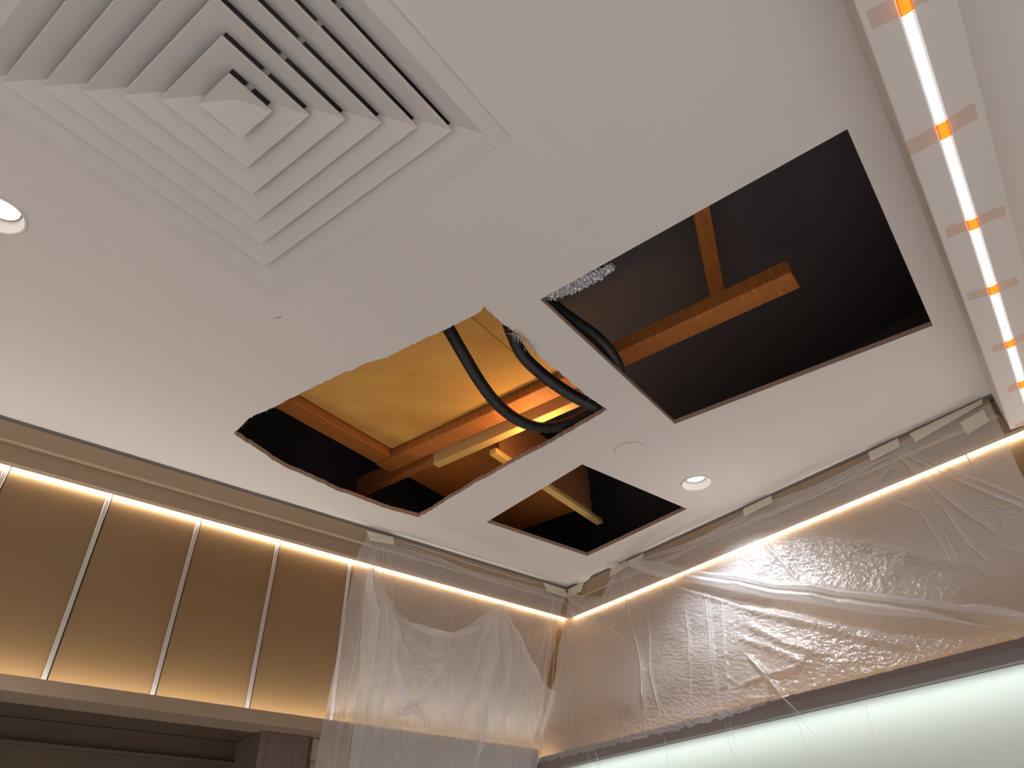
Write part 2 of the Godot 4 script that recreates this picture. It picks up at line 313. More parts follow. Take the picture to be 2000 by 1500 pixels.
# a chamfered box between two corners in the parent's axes
func bx(called: String, lo: Vector3, hi: Vector3, mat: Material, parent: Node = self, ch := 0.001) -> MeshInstance3D:
	return obj(called, cbox((hi - lo).abs(), ch), mat, parent, Transform3D(Basis(), (lo + hi) / 2.0))

# a surface of revolution about y: profile points (r, y); each profile step has its own flat band
func lathe(prof: Array, seg := 48, flip := false) -> ArrayMesh:
	var st := SurfaceTool.new()
	st.begin(Mesh.PRIMITIVE_TRIANGLES)
	for i in prof.size() - 1:
		var a: Vector2 = prof[i]
		var b: Vector2 = prof[i + 1]
		var t := (b - a).normalized()
		var nn := Vector2(t.y, -t.x)
		if flip: nn = -nn
		for k in seg:
			var a0 := TAU * k / seg
			var a1 := TAU * (k + 1) / seg
			var p := [Vector3(a.x * cos(a0), a.y, a.x * sin(a0)), Vector3(a.x * cos(a1), a.y, a.x * sin(a1)), Vector3(b.x * cos(a1), b.y, b.x * sin(a1)), Vector3(b.x * cos(a0), b.y, b.x * sin(a0))]
			var n := [Vector3(nn.x * cos(a0), nn.y, nn.x * sin(a0)), Vector3(nn.x * cos(a1), nn.y, nn.x * sin(a1))]
			var ns := [n[0], n[1], n[1], n[0]]
			var fn: Vector3 = (p[2] - p[0]).cross(p[1] - p[0])
			if fn.length() < 1e-12: fn = (p[3] - p[0]).cross(p[2] - p[0])
			var order := [0, 1, 2, 0, 2, 3] if fn.dot(n[0]) > 0 else [0, 2, 1, 0, 3, 2]
			for o in order:
				st.set_normal(ns[o])
				st.set_uv(Vector2(float(k) / seg, float(i)))
				st.add_vertex(p[o])
	return st.commit()

# a closed section (half-size r, height y) carried round a square, mitred at its corners
func square_ring(section: Array) -> ArrayMesh:
	var st := SurfaceTool.new()
	st.begin(Mesh.PRIMITIVE_TRIANGLES)
	var mid := Vector2()
	for p in section: mid += p / float(section.size())
	var cs := [Vector2(1, 1), Vector2(-1, 1), Vector2(-1, -1), Vector2(1, -1)]
	for k in 4:
		var c0: Vector2 = cs[k]
		var c1: Vector2 = cs[(k + 1) % 4]
		var cm := (c0 + c1) / 2.0
		var away := Vector3(cm.x * mid.x, mid.y, cm.y * mid.x)
		for i in section.size():
			var a: Vector2 = section[i]
			var b: Vector2 = section[(i + 1) % section.size()]
			var away2 := away
			quad(st, Vector3(c0.x * a.x, a.y, c0.y * a.x), Vector3(c1.x * a.x, a.y, c1.y * a.x), Vector3(c1.x * b.x, b.y, c1.y * b.x), Vector3(c0.x * b.x, b.y, c0.y * b.x), away2)
	return st.commit()

# a grid surface from a function (i, j) -> Vector3, with smooth normals; uv in metres
func grid(nu: int, nv: int, f: Callable, uvs := 1.0) -> ArrayMesh:
	var p := PackedVector3Array()
	p.resize((nu + 1) * (nv + 1))
	var uv := PackedVector2Array()
	uv.resize(p.size())
	for j in nv + 1:
		for i in nu + 1:
			p[j * (nu + 1) + i] = f.call(float(i) / nu, float(j) / nv)
	var n := PackedVector3Array()
	n.resize(p.size())
	var lu := p[0].distance_to(p[nu])
	var lv := p[0].distance_to(p[nv * (nu + 1)])
	for j in nv + 1:
		for i in nu + 1:
			var k := j * (nu + 1) + i
			var du := p[j * (nu + 1) + mini(i + 1, nu)] - p[j * (nu + 1) + maxi(i - 1, 0)]
			var dv := p[mini(j + 1, nv) * (nu + 1) + i] - p[maxi(j - 1, 0) * (nu + 1) + i]
			n[k] = dv.cross(du).normalized()
			uv[k] = Vector2(float(i) / nu * lu, float(j) / nv * lv) * uvs
	var idx := PackedInt32Array()
	for j in nv:
		for i in nu:
			var a := j * (nu + 1) + i
			idx.append_array([a, a + 1, a + nu + 2, a, a + nu + 2, a + nu + 1])
	var ar := []
	ar.resize(Mesh.ARRAY_MAX)
	ar[Mesh.ARRAY_VERTEX] = p
	ar[Mesh.ARRAY_NORMAL] = n
	ar[Mesh.ARRAY_TEX_UV] = uv
	ar[Mesh.ARRAY_INDEX] = idx
	var m := ArrayMesh.new()
	m.add_surface_from_arrays(Mesh.PRIMITIVE_TRIANGLES, ar)
	return m

func mat(c: Color, rough := 0.7, metal := 0.0, spec := 0.5) -> StandardMaterial3D:
	var m := StandardMaterial3D.new()
	m.albedo_color = c
	m.roughness = rough
	m.metallic = metal
	m.metallic_specular = spec
	return m

func glow(c: Color, e: float) -> StandardMaterial3D:
	var m := mat(Color(0.9, 0.9, 0.9), 0.5)
	m.emission_enabled = true
	m.emission = c
	m.emission_energy_multiplier = e
	return m

func noise_image(sz: int, seed_: int, freq: float, octaves := 4, ridged := false) -> Image:
	var n := FastNoiseLite.new()
	n.seed = seed_
	n.frequency = freq
	n.fractal_octaves = octaves
	n.noise_type = FastNoiseLite.TYPE_SIMPLEX
	if ridged: n.fractal_type = FastNoiseLite.FRACTAL_RIDGED
	return n.get_seamless_image(sz, sz)

func normal_tex(im: Image, strength: float) -> ImageTexture:
	var c: Image = im.duplicate()
	c.convert(Image.FORMAT_RGBA8)
	c.bump_map_to_normal_map(strength)
	return ImageTexture.create_from_image(c)

# two-tone texture: streaks along y with blotches
func grain_tex(sz: int, seed_: int, lo: Color, hi: Color, fx: float, fy: float, blotch: float) -> ImageTexture:
	var n := FastNoiseLite.new()
	n.seed = seed_
	n.frequency = 1.0
	n.fractal_octaves = 4
	var im := Image.create(sz, sz, false, Image.FORMAT_RGB8)
	for y in sz:
		for x in sz:
			# wrapped on a torus so that the repeat has no seam
			var ax := TAU * x / sz
			var ay := TAU * y / sz
			var g := n.get_noise_3d(cos(ax) * fx, sin(ax) * fx, sin(ay) * fy) * 0.5 + 0.5
			var b := n.get_noise_3d(cos(ax) * 0.9 + 7.0, sin(ax) * 0.9 + cos(ay) * 0.9, sin(ay) * 0.9) * 0.5 + 0.5
			im.set_pixel(x, y, lo.lerp(hi, clampf(lerpf(g, b, blotch), 0, 1)))
	return ImageTexture.create_from_image(im)

func area_light(called: String, at: Vector3, dir: Vector3, along: Vector3, length: float, width: float, color: Color, e: float) -> void:
	var l := AreaLight3D.new()
	l.name = called
	add_child(l, true)
	var z := -dir.normalized()
	var x := along.normalized()
	x = (x - z * x.dot(z)).normalized()
	l.transform = Transform3D(Basis(x, z.cross(x), z), at)
	l.area_size = Vector2(length, width)
	l.area_normalize_energy = true
	l.light_color = color
	l.light_energy = e
	l.area_range = 8.0
	l.shadow_enabled = true

# ------------------------------------------------------------------ scene
func _ready() -> void:
	setup_view()
	materials()
	shell()
	left_wall()
	back_wall()
	bulkhead()
	void_timbers()
	diffuser()
	downlights()
	small_ceiling_things()
	sheets()
	print("built")

const WARM := Color(1.0, 0.975, 0.925)
const NEUTRAL := Color(0.985, 0.985, 1.0)
const COOL := Color(0.97, 1.0, 0.985)
const E_DOWN := 2.85
const E_LINEAR := 0.055
const E_COVE_TOP := 0.85
const E_COVE_BASE := 0.56
const E_LIGHTBOX := 0.15
const E_WORK := 0.095

func setup_view() -> void:
	var cam := Camera3D.new()
	cam.name = "camera"
	add_child(cam)
	cam.fov = 56.71
	cam.near = 0.02
	cam.transform = Transform3D(Basis(Vector3(0.63157445, -0.02271439, -0.77498243), Vector3(0.48212374, 0.79431247, 0.36962737), Vector3(0.60718236, -0.60708463, 0.51261861)), Vector3(0, 1.6, 0))
	cam.current = true
	var we := WorldEnvironment.new()
	we.name = "environment"
	var env := Environment.new()
	env.background_mode = Environment.BG_COLOR
	env.background_color = Color(0.02, 0.02, 0.02)
	env.tonemap_mode = Environment.TONE_MAPPER_LINEAR
	env.tonemap_exposure = 1.0
	env.sdfgi_enabled = true
	env.ssao_enabled = true
	env.ssil_enabled = true
	we.environment = env
	add_child(we)

func materials() -> void:
	M.paint = mat(Color8(226, 219, 214), 0.9, 0.0, 0.3)
	var fine := noise_image(256, 5, 0.05, 3)
	M.paint.heightmap_enabled = false
	M.paint_metal = mat(Color8(222, 216, 212), 0.45, 0.0, 0.5)
	M.gypsum = mat(Color8(176, 150, 132), 0.95)
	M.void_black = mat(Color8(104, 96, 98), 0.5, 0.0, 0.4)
	M.duct = mat(Color8(150, 142, 146), 0.6, 0.2)
	M.laminate = mat(Color8(168, 146, 122), 0.5, 0.0, 0.5)
	M.laminate.albedo_texture = null
	M.panel = mat(Color8(142, 113, 79), 0.38, 0.15, 0.5)
	M.alu = mat(Color8(214, 210, 206), 0.42, 0.75)
	M.shadow_gap = mat(Color8(128, 122, 120), 0.5, 0.3)
	M.niche = mat(Color8(98, 82, 66), 0.6)
	M.pier = mat(Color.WHITE, 0.55)
	M.pier.albedo_texture = grain_tex(256, 31, Color8(98, 80, 72), Color8(142, 122, 112), 9.0, 0.35, 0.15)
	M.pier.uv1_triplanar = true
	M.pier.uv1_scale = Vector3(6, 2, 6)
	M.cream_wall = mat(Color8(190, 172, 148), 0.7)
	M.fascia_dark = mat(Color8(128, 114, 110), 0.5)
	M.lightbox = mat(Color8(222, 230, 224), 0.35, 0.0, 0.6)
	M.floor = mat(Color8(204, 201, 199), 0.5)
	M.room_wall = mat(Color8(194, 189, 184), 0.8)
	M.ply = mat(Color.WHITE, 0.75)
	M.ply.albedo_texture = grain_tex(384, 11, Color8(188, 132, 58), Color8(230, 178, 92), 1.2, 2.0, 0.85)
	M.ply.uv1_triplanar = true
	M.ply.uv1_scale = Vector3(0.9, 0.9, 0.9)
	M.timber = mat(Color.WHITE, 0.7)
	M.timber.albedo_texture = grain_tex(256, 12, Color8(150, 84, 32), Color8(216, 138, 62), 6.0, 0.4, 0.25)
	M.timber.uv1_triplanar = true
	M.timber.uv1_scale = Vector3(4, 4, 4)
	M.pale_timber = mat(Color8(222, 182, 110), 0.7)
	M.osb = mat(Color.WHITE, 0.8)
	M.osb.albedo_texture = grain_tex(256, 14, Color8(110, 66, 36), Color8(176, 112, 66), 3.0, 4.0, 0.3)
	M.osb.uv1_triplanar = true
	M.osb.uv1_scale = Vector3(5, 5, 5)
	M.conduit = mat(Color8(34, 33, 34), 0.42, 0.0, 0.6)
	M.tape = mat(Color8(236, 228, 214), 0.8)
	M.tape.backlight_enabled = true
	M.tape.backlight = Color(0.3, 0.29, 0.26)
	# polythene: a thin clear film, slightly milky, crinkled finely
	var crinkle := normal_tex(noise_image(512, 21, 0.012, 5, true), 10.0)
	for k in [["film", 0.28, 0.5], ["film_double", 0.34, 0.08], ["pleat", 0.5, 0.15], ["film_clear", 0.03, 0.1]]:
		var m := mat(Color(0.93, 0.94, 0.96, k[1]), 0.25, 0.0, 0.38)
		m.transparency = BaseMaterial3D.TRANSPARENCY_ALPHA
		m.cull_mode = BaseMaterial3D.CULL_DISABLED
		m.normal_enabled = true
		m.normal_texture = crinkle
		m.normal_scale = k[2]
		m.uv1_scale = Vector3(4, 4, 4)
		m.backlight_enabled = true
		m.backlight = Color(0.56, 0.56, 0.56) if k[1] > 0.05 else Color(0.04, 0.04, 0.04)
		M[k[0]] = m
	# amber film tape: faint tint; an added patch carries its glow over the lamp
	var am := mat(Color(0.92, 0.58, 0.22, 0.2), 0.6, 0.0, 0.5)
	am.transparency = BaseMaterial3D.TRANSPARENCY_ALPHA
	M.amber = am
	M.amber_lamp_glow = mat(Color(0.95, 0.50, 0.08), 0.5)  # lit copy of the tape: lamplight through it put into the colour
	M.amber_lamp_glow.backlight_enabled = true
	M.amber_lamp_glow.backlight = Color(1.0, 0.50, 0.14)
	M.foil = mat(Color8(200, 200, 205), 0.2, 0.6)
	M.fibre = mat(Color8(214, 200, 186), 0.9)
	M.lens = glow(Color(1.0, 0.97, 0.93), 4.0)

# ------------------------------------------------------------------ room shell
const HOLE_ANG := 13.63

func cutter(parent: Node, poly: Array, m: Material) -> void:
	var p := CSGPolygon3D.new()
	p.operation = CSGShape3D.OPERATION_SUBTRACTION
	p.mode = CSGPolygon3D.MODE_DEPTH
	p.depth = 0.1
	p.polygon = PackedVector2Array(poly)
	p.material = m
	p.transform = Transform3D(Basis(Vector3.RIGHT, PI / 2), Vector3(0, CEIL - 0.03, 0))
	parent.add_child(p)

const DOWN_SPOTS := [Vector2(-1.041, -1.561), Vector2(-1.168, 0.166), Vector2(-1.1, 1.7), Vector2(0.75, 0.45), Vector2(0.75, 1.8), Vector2(2.0, 0.45), Vector2(2.0, 1.8)]
const DOWN_POWER := [0.19, 1.0, 1.2, 1.2, 1.2, 1.0, 1.0]
const DIFF := Vector3(-0.7173, 2.6, -0.0725)
const DISC := Vector2(-1.0346, -1.2779)

func shell() -> void:
	# plasterboard ceiling with its openings
	var c := CSGCombiner3D.new()
	c.name = "ceiling"
	tag(c, "flat white plasterboard ceiling with cut openings", "", "", "structure")
	add_child(c)
	var b := CSGBox3D.new()
	b.size = Vector3(4.88, 0.0125, 4.60)
	b.position = Vector3(-1.86 + 2.44, CEIL + 0.00625, -1.82 + 2.30)
	b.material = M.paint
	c.add_child(b)
	var rg := RAGGED.duplicate()
	# splinter the torn edge between its corners
	var rng := RandomNumberGenerator.new()
	rng.seed = 3
	var fine := []
	for i in rg.size():
		var a: Vector2 = rg[i]
		var d: Vector2 = rg[(i + 1) % rg.size()]
		fine.append(a)
		var steps := int(a.distance_to(d) / 0.007)
		for k in range(1, steps):
			var nrm := (d - a).orthogonal().normalized()
			fine.append(a.lerp(d, float(k) / steps) + nrm * rng.randf_range(-0.0016, 0.0016))
	cutter(c, fine, M.gypsum)
	cutter(c, BIG, M.gypsum)
	cutter(c, SMALL, M.gypsum)
	var e := Vector2(0.9718, -0.2357)
	var n := Vector2(0.2357, 0.9718)
	var dc := Vector2(DIFF.x, DIFF.z)
	cutter(c, [dc + e * 0.272 + n * 0.272, dc - e * 0.272 + n * 0.272, dc - e * 0.272 - n * 0.272, dc + e * 0.272 - n * 0.272], M.paint)
	for s in DOWN_SPOTS:
		var ring := []
		for k in 40: ring.append(s + Vector2(cos(TAU * k / 40), sin(TAU * k / 40)) * 0.0425)
		cutter(c, ring, M.paint)
	# floor and the walls behind the camera
	struct_obj("floor", cbox(Vector3(5.2, 0.1, 5.0)), M.floor, Transform3D(Basis(), Vector3(0.5, -0.05, 0.45)))
	struct_obj("wall_right", cbox(Vector3(0.1, 3.2, 5.0)), M.room_wall, Transform3D(Basis(), Vector3(3.05, 1.6, 0.45)))
	struct_obj("wall_front", cbox(Vector3(5.2, 3.2, 0.1)), M.room_wall, Transform3D(Basis(), Vector3(0.5, 1.6, 2.83)))
	# the dark void above: blackened slab and upstands
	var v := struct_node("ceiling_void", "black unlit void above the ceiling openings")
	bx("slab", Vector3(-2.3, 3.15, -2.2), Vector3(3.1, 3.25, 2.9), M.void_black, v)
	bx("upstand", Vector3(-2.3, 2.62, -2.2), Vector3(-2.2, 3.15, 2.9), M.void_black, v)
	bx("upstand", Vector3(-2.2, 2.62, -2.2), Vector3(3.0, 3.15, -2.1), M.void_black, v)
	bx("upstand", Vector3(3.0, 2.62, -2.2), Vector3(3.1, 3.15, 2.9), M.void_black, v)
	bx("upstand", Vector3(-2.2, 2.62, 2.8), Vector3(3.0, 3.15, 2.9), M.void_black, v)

# ------------------------------------------------------------------ panelled walls
const STRIPS := [-0.9395, -0.7045, -0.4735, -0.243, -0.011, 0.221, 0.452, 0.684, 0.916, 1.148, 1.380, 1.612]

func left_wall() -> void:
	var zb := 2.78
	# cornice boards
	var t := struct_node("trim_1", "taupe laminate cornice along the left wall under the ceiling")
	bx("shadow_trim", Vector3(-1.86, 2.5935, -1.79), Vector3(-1.8385, 2.5995, zb), M.shadow_gap, t, 0.0006)
	bx("upper_board", Vector3(-1.858, 2.545, -1.79), Vector3(-1.84, 2.593, zb), M.laminate, t, 0.0008)
	bx("lower_board", Vector3(-1.875, 2.498, -1.806), Vector3(-1.856, 2.5925, zb), M.laminate, t, 0.0012)
	bx("cavity_lid", Vector3(-1.915, 2.53, -1.83), Vector3(-1.8755, 2.60, zb), M.laminate, t)
	# wall with its panels
	var w := struct_node("wall_left", "wall of brown satin panels divided by thin metal strips")
	bx("backing", Vector3(-2.0, 2.02, -1.95), Vector3(-1.9202, 2.62, zb), M.niche, w)
	var edges := STRIPS.duplicate()
	for i in edges.size() + 1:
		var z0: float = -1.872 if i == 0 else edges[i - 1] + 0.0058
		var z1: float = edges[i] - 0.0085 if i < edges.size() else zb
		bx("panel", Vector3(-1.920, 2.03, z0), Vector3(-1.910, 2.528, z1), M.panel, w, 0.0006)
	for z in edges:
		bx("metal_strip", Vector3(-1.9195, 2.03, z - 0.005), Vector3(-1.9062, 2.528, z + 0.0055), M.alu, w, 0.0008)
	# shelf fascia at the foot of the panels
	var f := struct_node("trim_2", "brown ledge below the panels of the left wall")
	bx("fascia_board", Vector3(-1.855, 2.009, -0.905), Vector3(-1.84, 2.040, zb), M.laminate, f, 0.001)
	bx("fascia_board", Vector3(-1.855, 2.009, -1.62), Vector3(-1.84, 2.040, -0.9065), M.laminate, f, 0.001)
	bx("ledge", Vector3(-1.95, 2.011, -1.86), Vector3(-1.8552, 2.0195, zb), M.laminate, f)
	# below: recess, pier and plain wall
	bx("recess_soffit", Vector3(-2.14, 2.011, -0.76), Vector3(-1.9502, 2.022, zb), M.niche, w)
	bx("recess_back", Vector3(-2.16, 0.0, -0.90), Vector3(-2.082, 2.0105, zb), M.niche, w)
	bx("recess_rail", Vector3(-2.0818, 1.955, -0.77), Vector3(-2.066, 1.962, zb), M.niche, w)
	bx("pier", Vector3(-2.08, 0.0, -0.889), Vector3(-1.915, 2.0105, -0.757), M.pier, w)
	bx("pier_edge", Vector3(-1.935, 0.0, -0.903), Vector3(-1.925, 2.0105, -0.8895), M.niche, w)
	bx("plain_panel", Vector3(-2.0, 0.0, -1.95), Vector3(-1.93, 2.0105, -0.9035), M.cream_wall, w)
	bx("lower_panel", Vector3(-1.9295, 0.0, -0.935), Vector3(-1.925, 1.955, -0.904), M.laminate, w)
	# hidden strips of warm light
	var l := bx("led_strip", Vector3(-1.8975, 2.5095, -1.846), Vector3(-1.8940, 2.5215, zb - 0.02), M.alu)
	tag(l, "warm light strip tucked behind the left wall cornice", "light strip")
	obj("lamp_diffuser", cbox(Vector3(0.0015, 0.009, 4.6)), glow(WARM, 3.0), l, Transform3D(Basis(), Vector3(-0.0026, 0, 0)))
	area_light("cove_light_left", Vector3(-1.8998, 2.5155, 0.457), Vector3(-1, -0.05, 0), Vector3(0, 0, 1), 4.6, 0.009, WARM, E_COVE_TOP)
	var l2 := bx("led_strip", Vector3(-1.886, 2.0197, -1.80), Vector3(-1.866, 2.0235, zb - 0.02), M.alu)
	tag(l2, "warm light strip lying behind the left wall ledge", "light strip")
	obj("lamp_diffuser", cbox(Vector3(0.014, 0.0015, 4.5)), glow(WARM, 3.0), l2, Transform3D(Basis(), Vector3(0, 0.0027, 0)))
	area_light("ledge_light_left", Vector3(-1.876, 2.0270, 0.48), Vector3(-0.35, 1, 0), Vector3(0, 0, 1), 4.5, 0.013, WARM, E_COVE_BASE)

func back_wall() -> void:
	var xe := 2.98
	var t := struct_node("trim_3", "taupe laminate cornice along the back wall under the ceiling")
	bx("shadow_trim", Vector3(-1.838, 2.5935, -1.81), Vector3(xe, 2.5995, -1.7885), M.shadow_gap, t, 0.0006)
	bx("upper_board", Vector3(-1.8395, 2.545, -1.808), Vector3(-0.335, 2.593, -1.79), M.laminate, t, 0.0008)
	bx("upper_board", Vector3(-0.20, 2.545, -1.808), Vector3(xe, 2.593, -1.79), M.laminate, t, 0.0008)
	bx("lower_board", Vector3(-1.8555, 2.498, -1.825), Vector3(xe, 2.5925, -1.8085), M.laminate, t, 0.0012)
	bx("cavity_lid", Vector3(-1.874, 2.53, -1.865), Vector3(xe, 2.60, -1.8255), M.laminate, t)
	var w := struct_node("wall_back", "brown panelled back wall seen through clear plastic")
	bx("backing", Vector3(-1.9, 0.0, -1.96), Vector3(xe, 2.62, -1.8702), M.niche, w)
	bx("panel", Vector3(-1.9095, 2.0, -1.870), Vector3(-0.45, 2.528, -1.860), M.panel, w, 0.0006)
	bx("panel", Vector3(-0.4475, 2.0, -1.870), Vector3(1.2, 2.528, -1.860), M.panel, w, 0.0006)
	bx("panel", Vector3(1.2025, 2.0, -1.870), Vector3(xe, 2.528, -1.860), M.panel, w, 0.0006)
	var l := bx("led_strip", Vector3(-1.893, 2.5095, -1.8475), Vector3(xe - 0.02, 2.5215, -1.8440), M.alu)
	tag(l, "warm light strip tucked behind the back wall cornice", "light strip")
	obj("lamp_diffuser", cbox(Vector3(4.84, 0.009, 0.0015)), glow(WARM, 3.0), l, Transform3D(Basis(), Vector3(0, 0, -0.0026)))
	area_light("cove_light_back", Vector3(0.533, 2.5155, -1.8498), Vector3(0, -0.05, -1), Vector3(1, 0, 0), 4.84, 0.009, WARM, E_COVE_TOP)
	# projecting cabinet with a lit front
	var k := thing("light_cabinet", "dark topped cabinet with a glowing white front under the back wall plastic", "cabinet", Vector3(0.4, 0.0, -1.60))
	k.position = Vector3(0, 0, -1.60)
	bx("fascia", Vector3(-1.825, 1.973, -0.018), Vector3(1.6, 2.011, 0.0), M.fascia_dark, k, 0.0012)
	bx("top_board", Vector3(-1.825, 1.986, -0.2595), Vector3(1.6, 1.998, -0.0185), M.fascia_dark, k)
	bx("front_panel", Vector3(-1.825, 0.1, -0.095), Vector3(1.6, 1.9855, -0.08), M.lightbox, k)
	bx("side_panel", Vector3(-1.835, 0.1, -0.2595), Vector3(-1.8255, 1.9855, -0.02), M.fascia_dark, k)
	bx("plinth", Vector3(-1.825, 0.0, -0.25), Vector3(1.6, 0.0995, -0.1), M.fascia_dark, k)
	var lamp := obj("lamp_strip", cbox(Vector3(3.3, 0.003, 0.012)), glow(COOL, 3.0), k, Transform3D(Basis(), Vector3(-0.12, 1.9835, -0.029)))
	lamp.set_meta("label", "cool white light strip under the cabinet edge")
	area_light("cabinet_light", Vector3(-0.12, 1.9805, -1.629), Vector3(0, -1, -0.25), Vector3(1, 0, 0), 3.3, 0.012, COOL, E_LIGHTBOX)
	var l2 := bx("led_strip", Vector3(-1.82, 1.9985, -1.835), Vector3(xe - 0.02, 2.0025, -1.815), M.alu)
	tag(l2, "warm light strip at the foot of the back wall panels", "light strip")
	obj("lamp_diffuser", cbox(Vector3(4.76, 0.0015, 0.014)), glow(WARM, 3.0), l2, Transform3D(Basis(), Vector3(0, 0.0027, 0)))
	area_light("ledge_light_back", Vector3(0.57, 2.0062, -1.825), Vector3(0, 1, -0.35), Vector3(1, 0, 0), 4.76, 0.013, WARM, E_COVE_BASE)

# ------------------------------------------------------------------ dropped beam with the linear lamp
func bulkhead() -> void:
	var base := Transform3D(Basis(Vector3(0.9724, 0, -0.2334), Vector3.UP, Vector3(0.2334, 0, 0.9724)), Vector3(-0.324, 2.5, -1.79))
	# local x across the beam, local z towards the camera
	var b := struct_node("ceiling_bulkhead", "narrow dropped beam along the ceiling carrying a linear lamp")
	b.transform = base
	var s0 := 0.0425
	var s1 := 0.0555
	bx("soffit_board", Vector3(0.0, 0.0, -0.01), Vector3(s0 - 0.001, 0.012, 4.6), M.paint, b, 0.0015)
	bx("soffit_board", Vector3(s1 + 0.001, 0.0, 0.015), Vector3(0.104, 0.012, 4.6), M.paint, b, 0.0015)
	bx("side_board", Vector3(0.0, 0.0122, -0.01), Vector3(0.012, 0.0995, 4.6), M.paint, b, 0.0008)
	bx("side_board", Vector3(0.092, 0.0122, 0.015), Vector3(0.104, 0.0995, 4.6), M.paint, b, 0.0008)
	var l := thing("linear_lamp", "long glowing linear lamp set in the dropped ceiling beam", "lamp")
	l.transform = base
	bx("housing", Vector3(s0 - 0.0005, 0.004, 0.03), Vector3(s1 + 0.0005, 0.016, 4.4), M.alu, l, 0.0005)
	obj("lamp_diffuser", cbox(Vector3(0.0125, 0.006, 4.36), 0.002), glow(NEUTRAL, 1.2), l, Transform3D(Basis(), Vector3(0.049, 0.0012, 2.22)))
	area_light("linear_light", base * Vector3(0.049, -0.0026, 2.22), Vector3.DOWN, base.basis.z, 4.36, 0.0125, NEUTRAL, E_LINEAR)
	# strips of amber tape across it: distance along the beam, ends across it, width
	var names := ["at the top edge of the photo", "second from the top edge of the photo", "third from the top edge of the photo", "fourth from the top edge of the photo", "fifth from the top edge of the photo", "nearest the plastic sheet"]
	var spec := [[1.181, 0.008, 0.095, -0.06, 0.030], [0.957, -0.004, 0.093, 0.08, 0.031], [0.738, 0.010, 0.096, -0.08, 0.026], [0.545, 0.008, 0.088, -0.12, 0.026], [0.353, 0.018, 0.082, 0.10, 0.026], [0.184, 0.020, 0.084, 0.30, 0.030], [0.012, 0.012, 0.080, 0.35, 0.022]]
	for i in spec.size():
		var q: Array = spec[i]
		var f := func(u: float, v: float) -> Vector3:
			var xx: float = lerpf(q[1], q[2], u)
			var lift := 0.0009 + 0.0028 * exp(-pow((xx - 0.049) / 0.011, 2.0)) + 0.0006 * sin(u * 19.0 + i) * sin(v * 3.0)
			return Vector3(xx, -lift, q[0] + (xx - 0.049) * q[3] + (v - 0.5) * q[4] + 0.0008 * sin(u * 13.0 + i * 2.0))
		var t := thing("amber_tape", "", "tape")
		t.transform = base
		obj("film", grid(36, 8, f), M.amber, t)
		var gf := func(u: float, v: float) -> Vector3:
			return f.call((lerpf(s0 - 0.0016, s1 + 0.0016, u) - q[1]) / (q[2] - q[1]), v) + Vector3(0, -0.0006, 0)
		obj("lamp_glow_patch", grid(10, 8, gf), M.amber_lamp_glow, t)  # added patch over the lamp only, coloured as the tape glowing there
		tag(t, "strip of amber tape across the linear lamp, " + (names[i] if i < 6 else "torn piece at its far end"), "tape", "amber tape strips on the linear lamp")

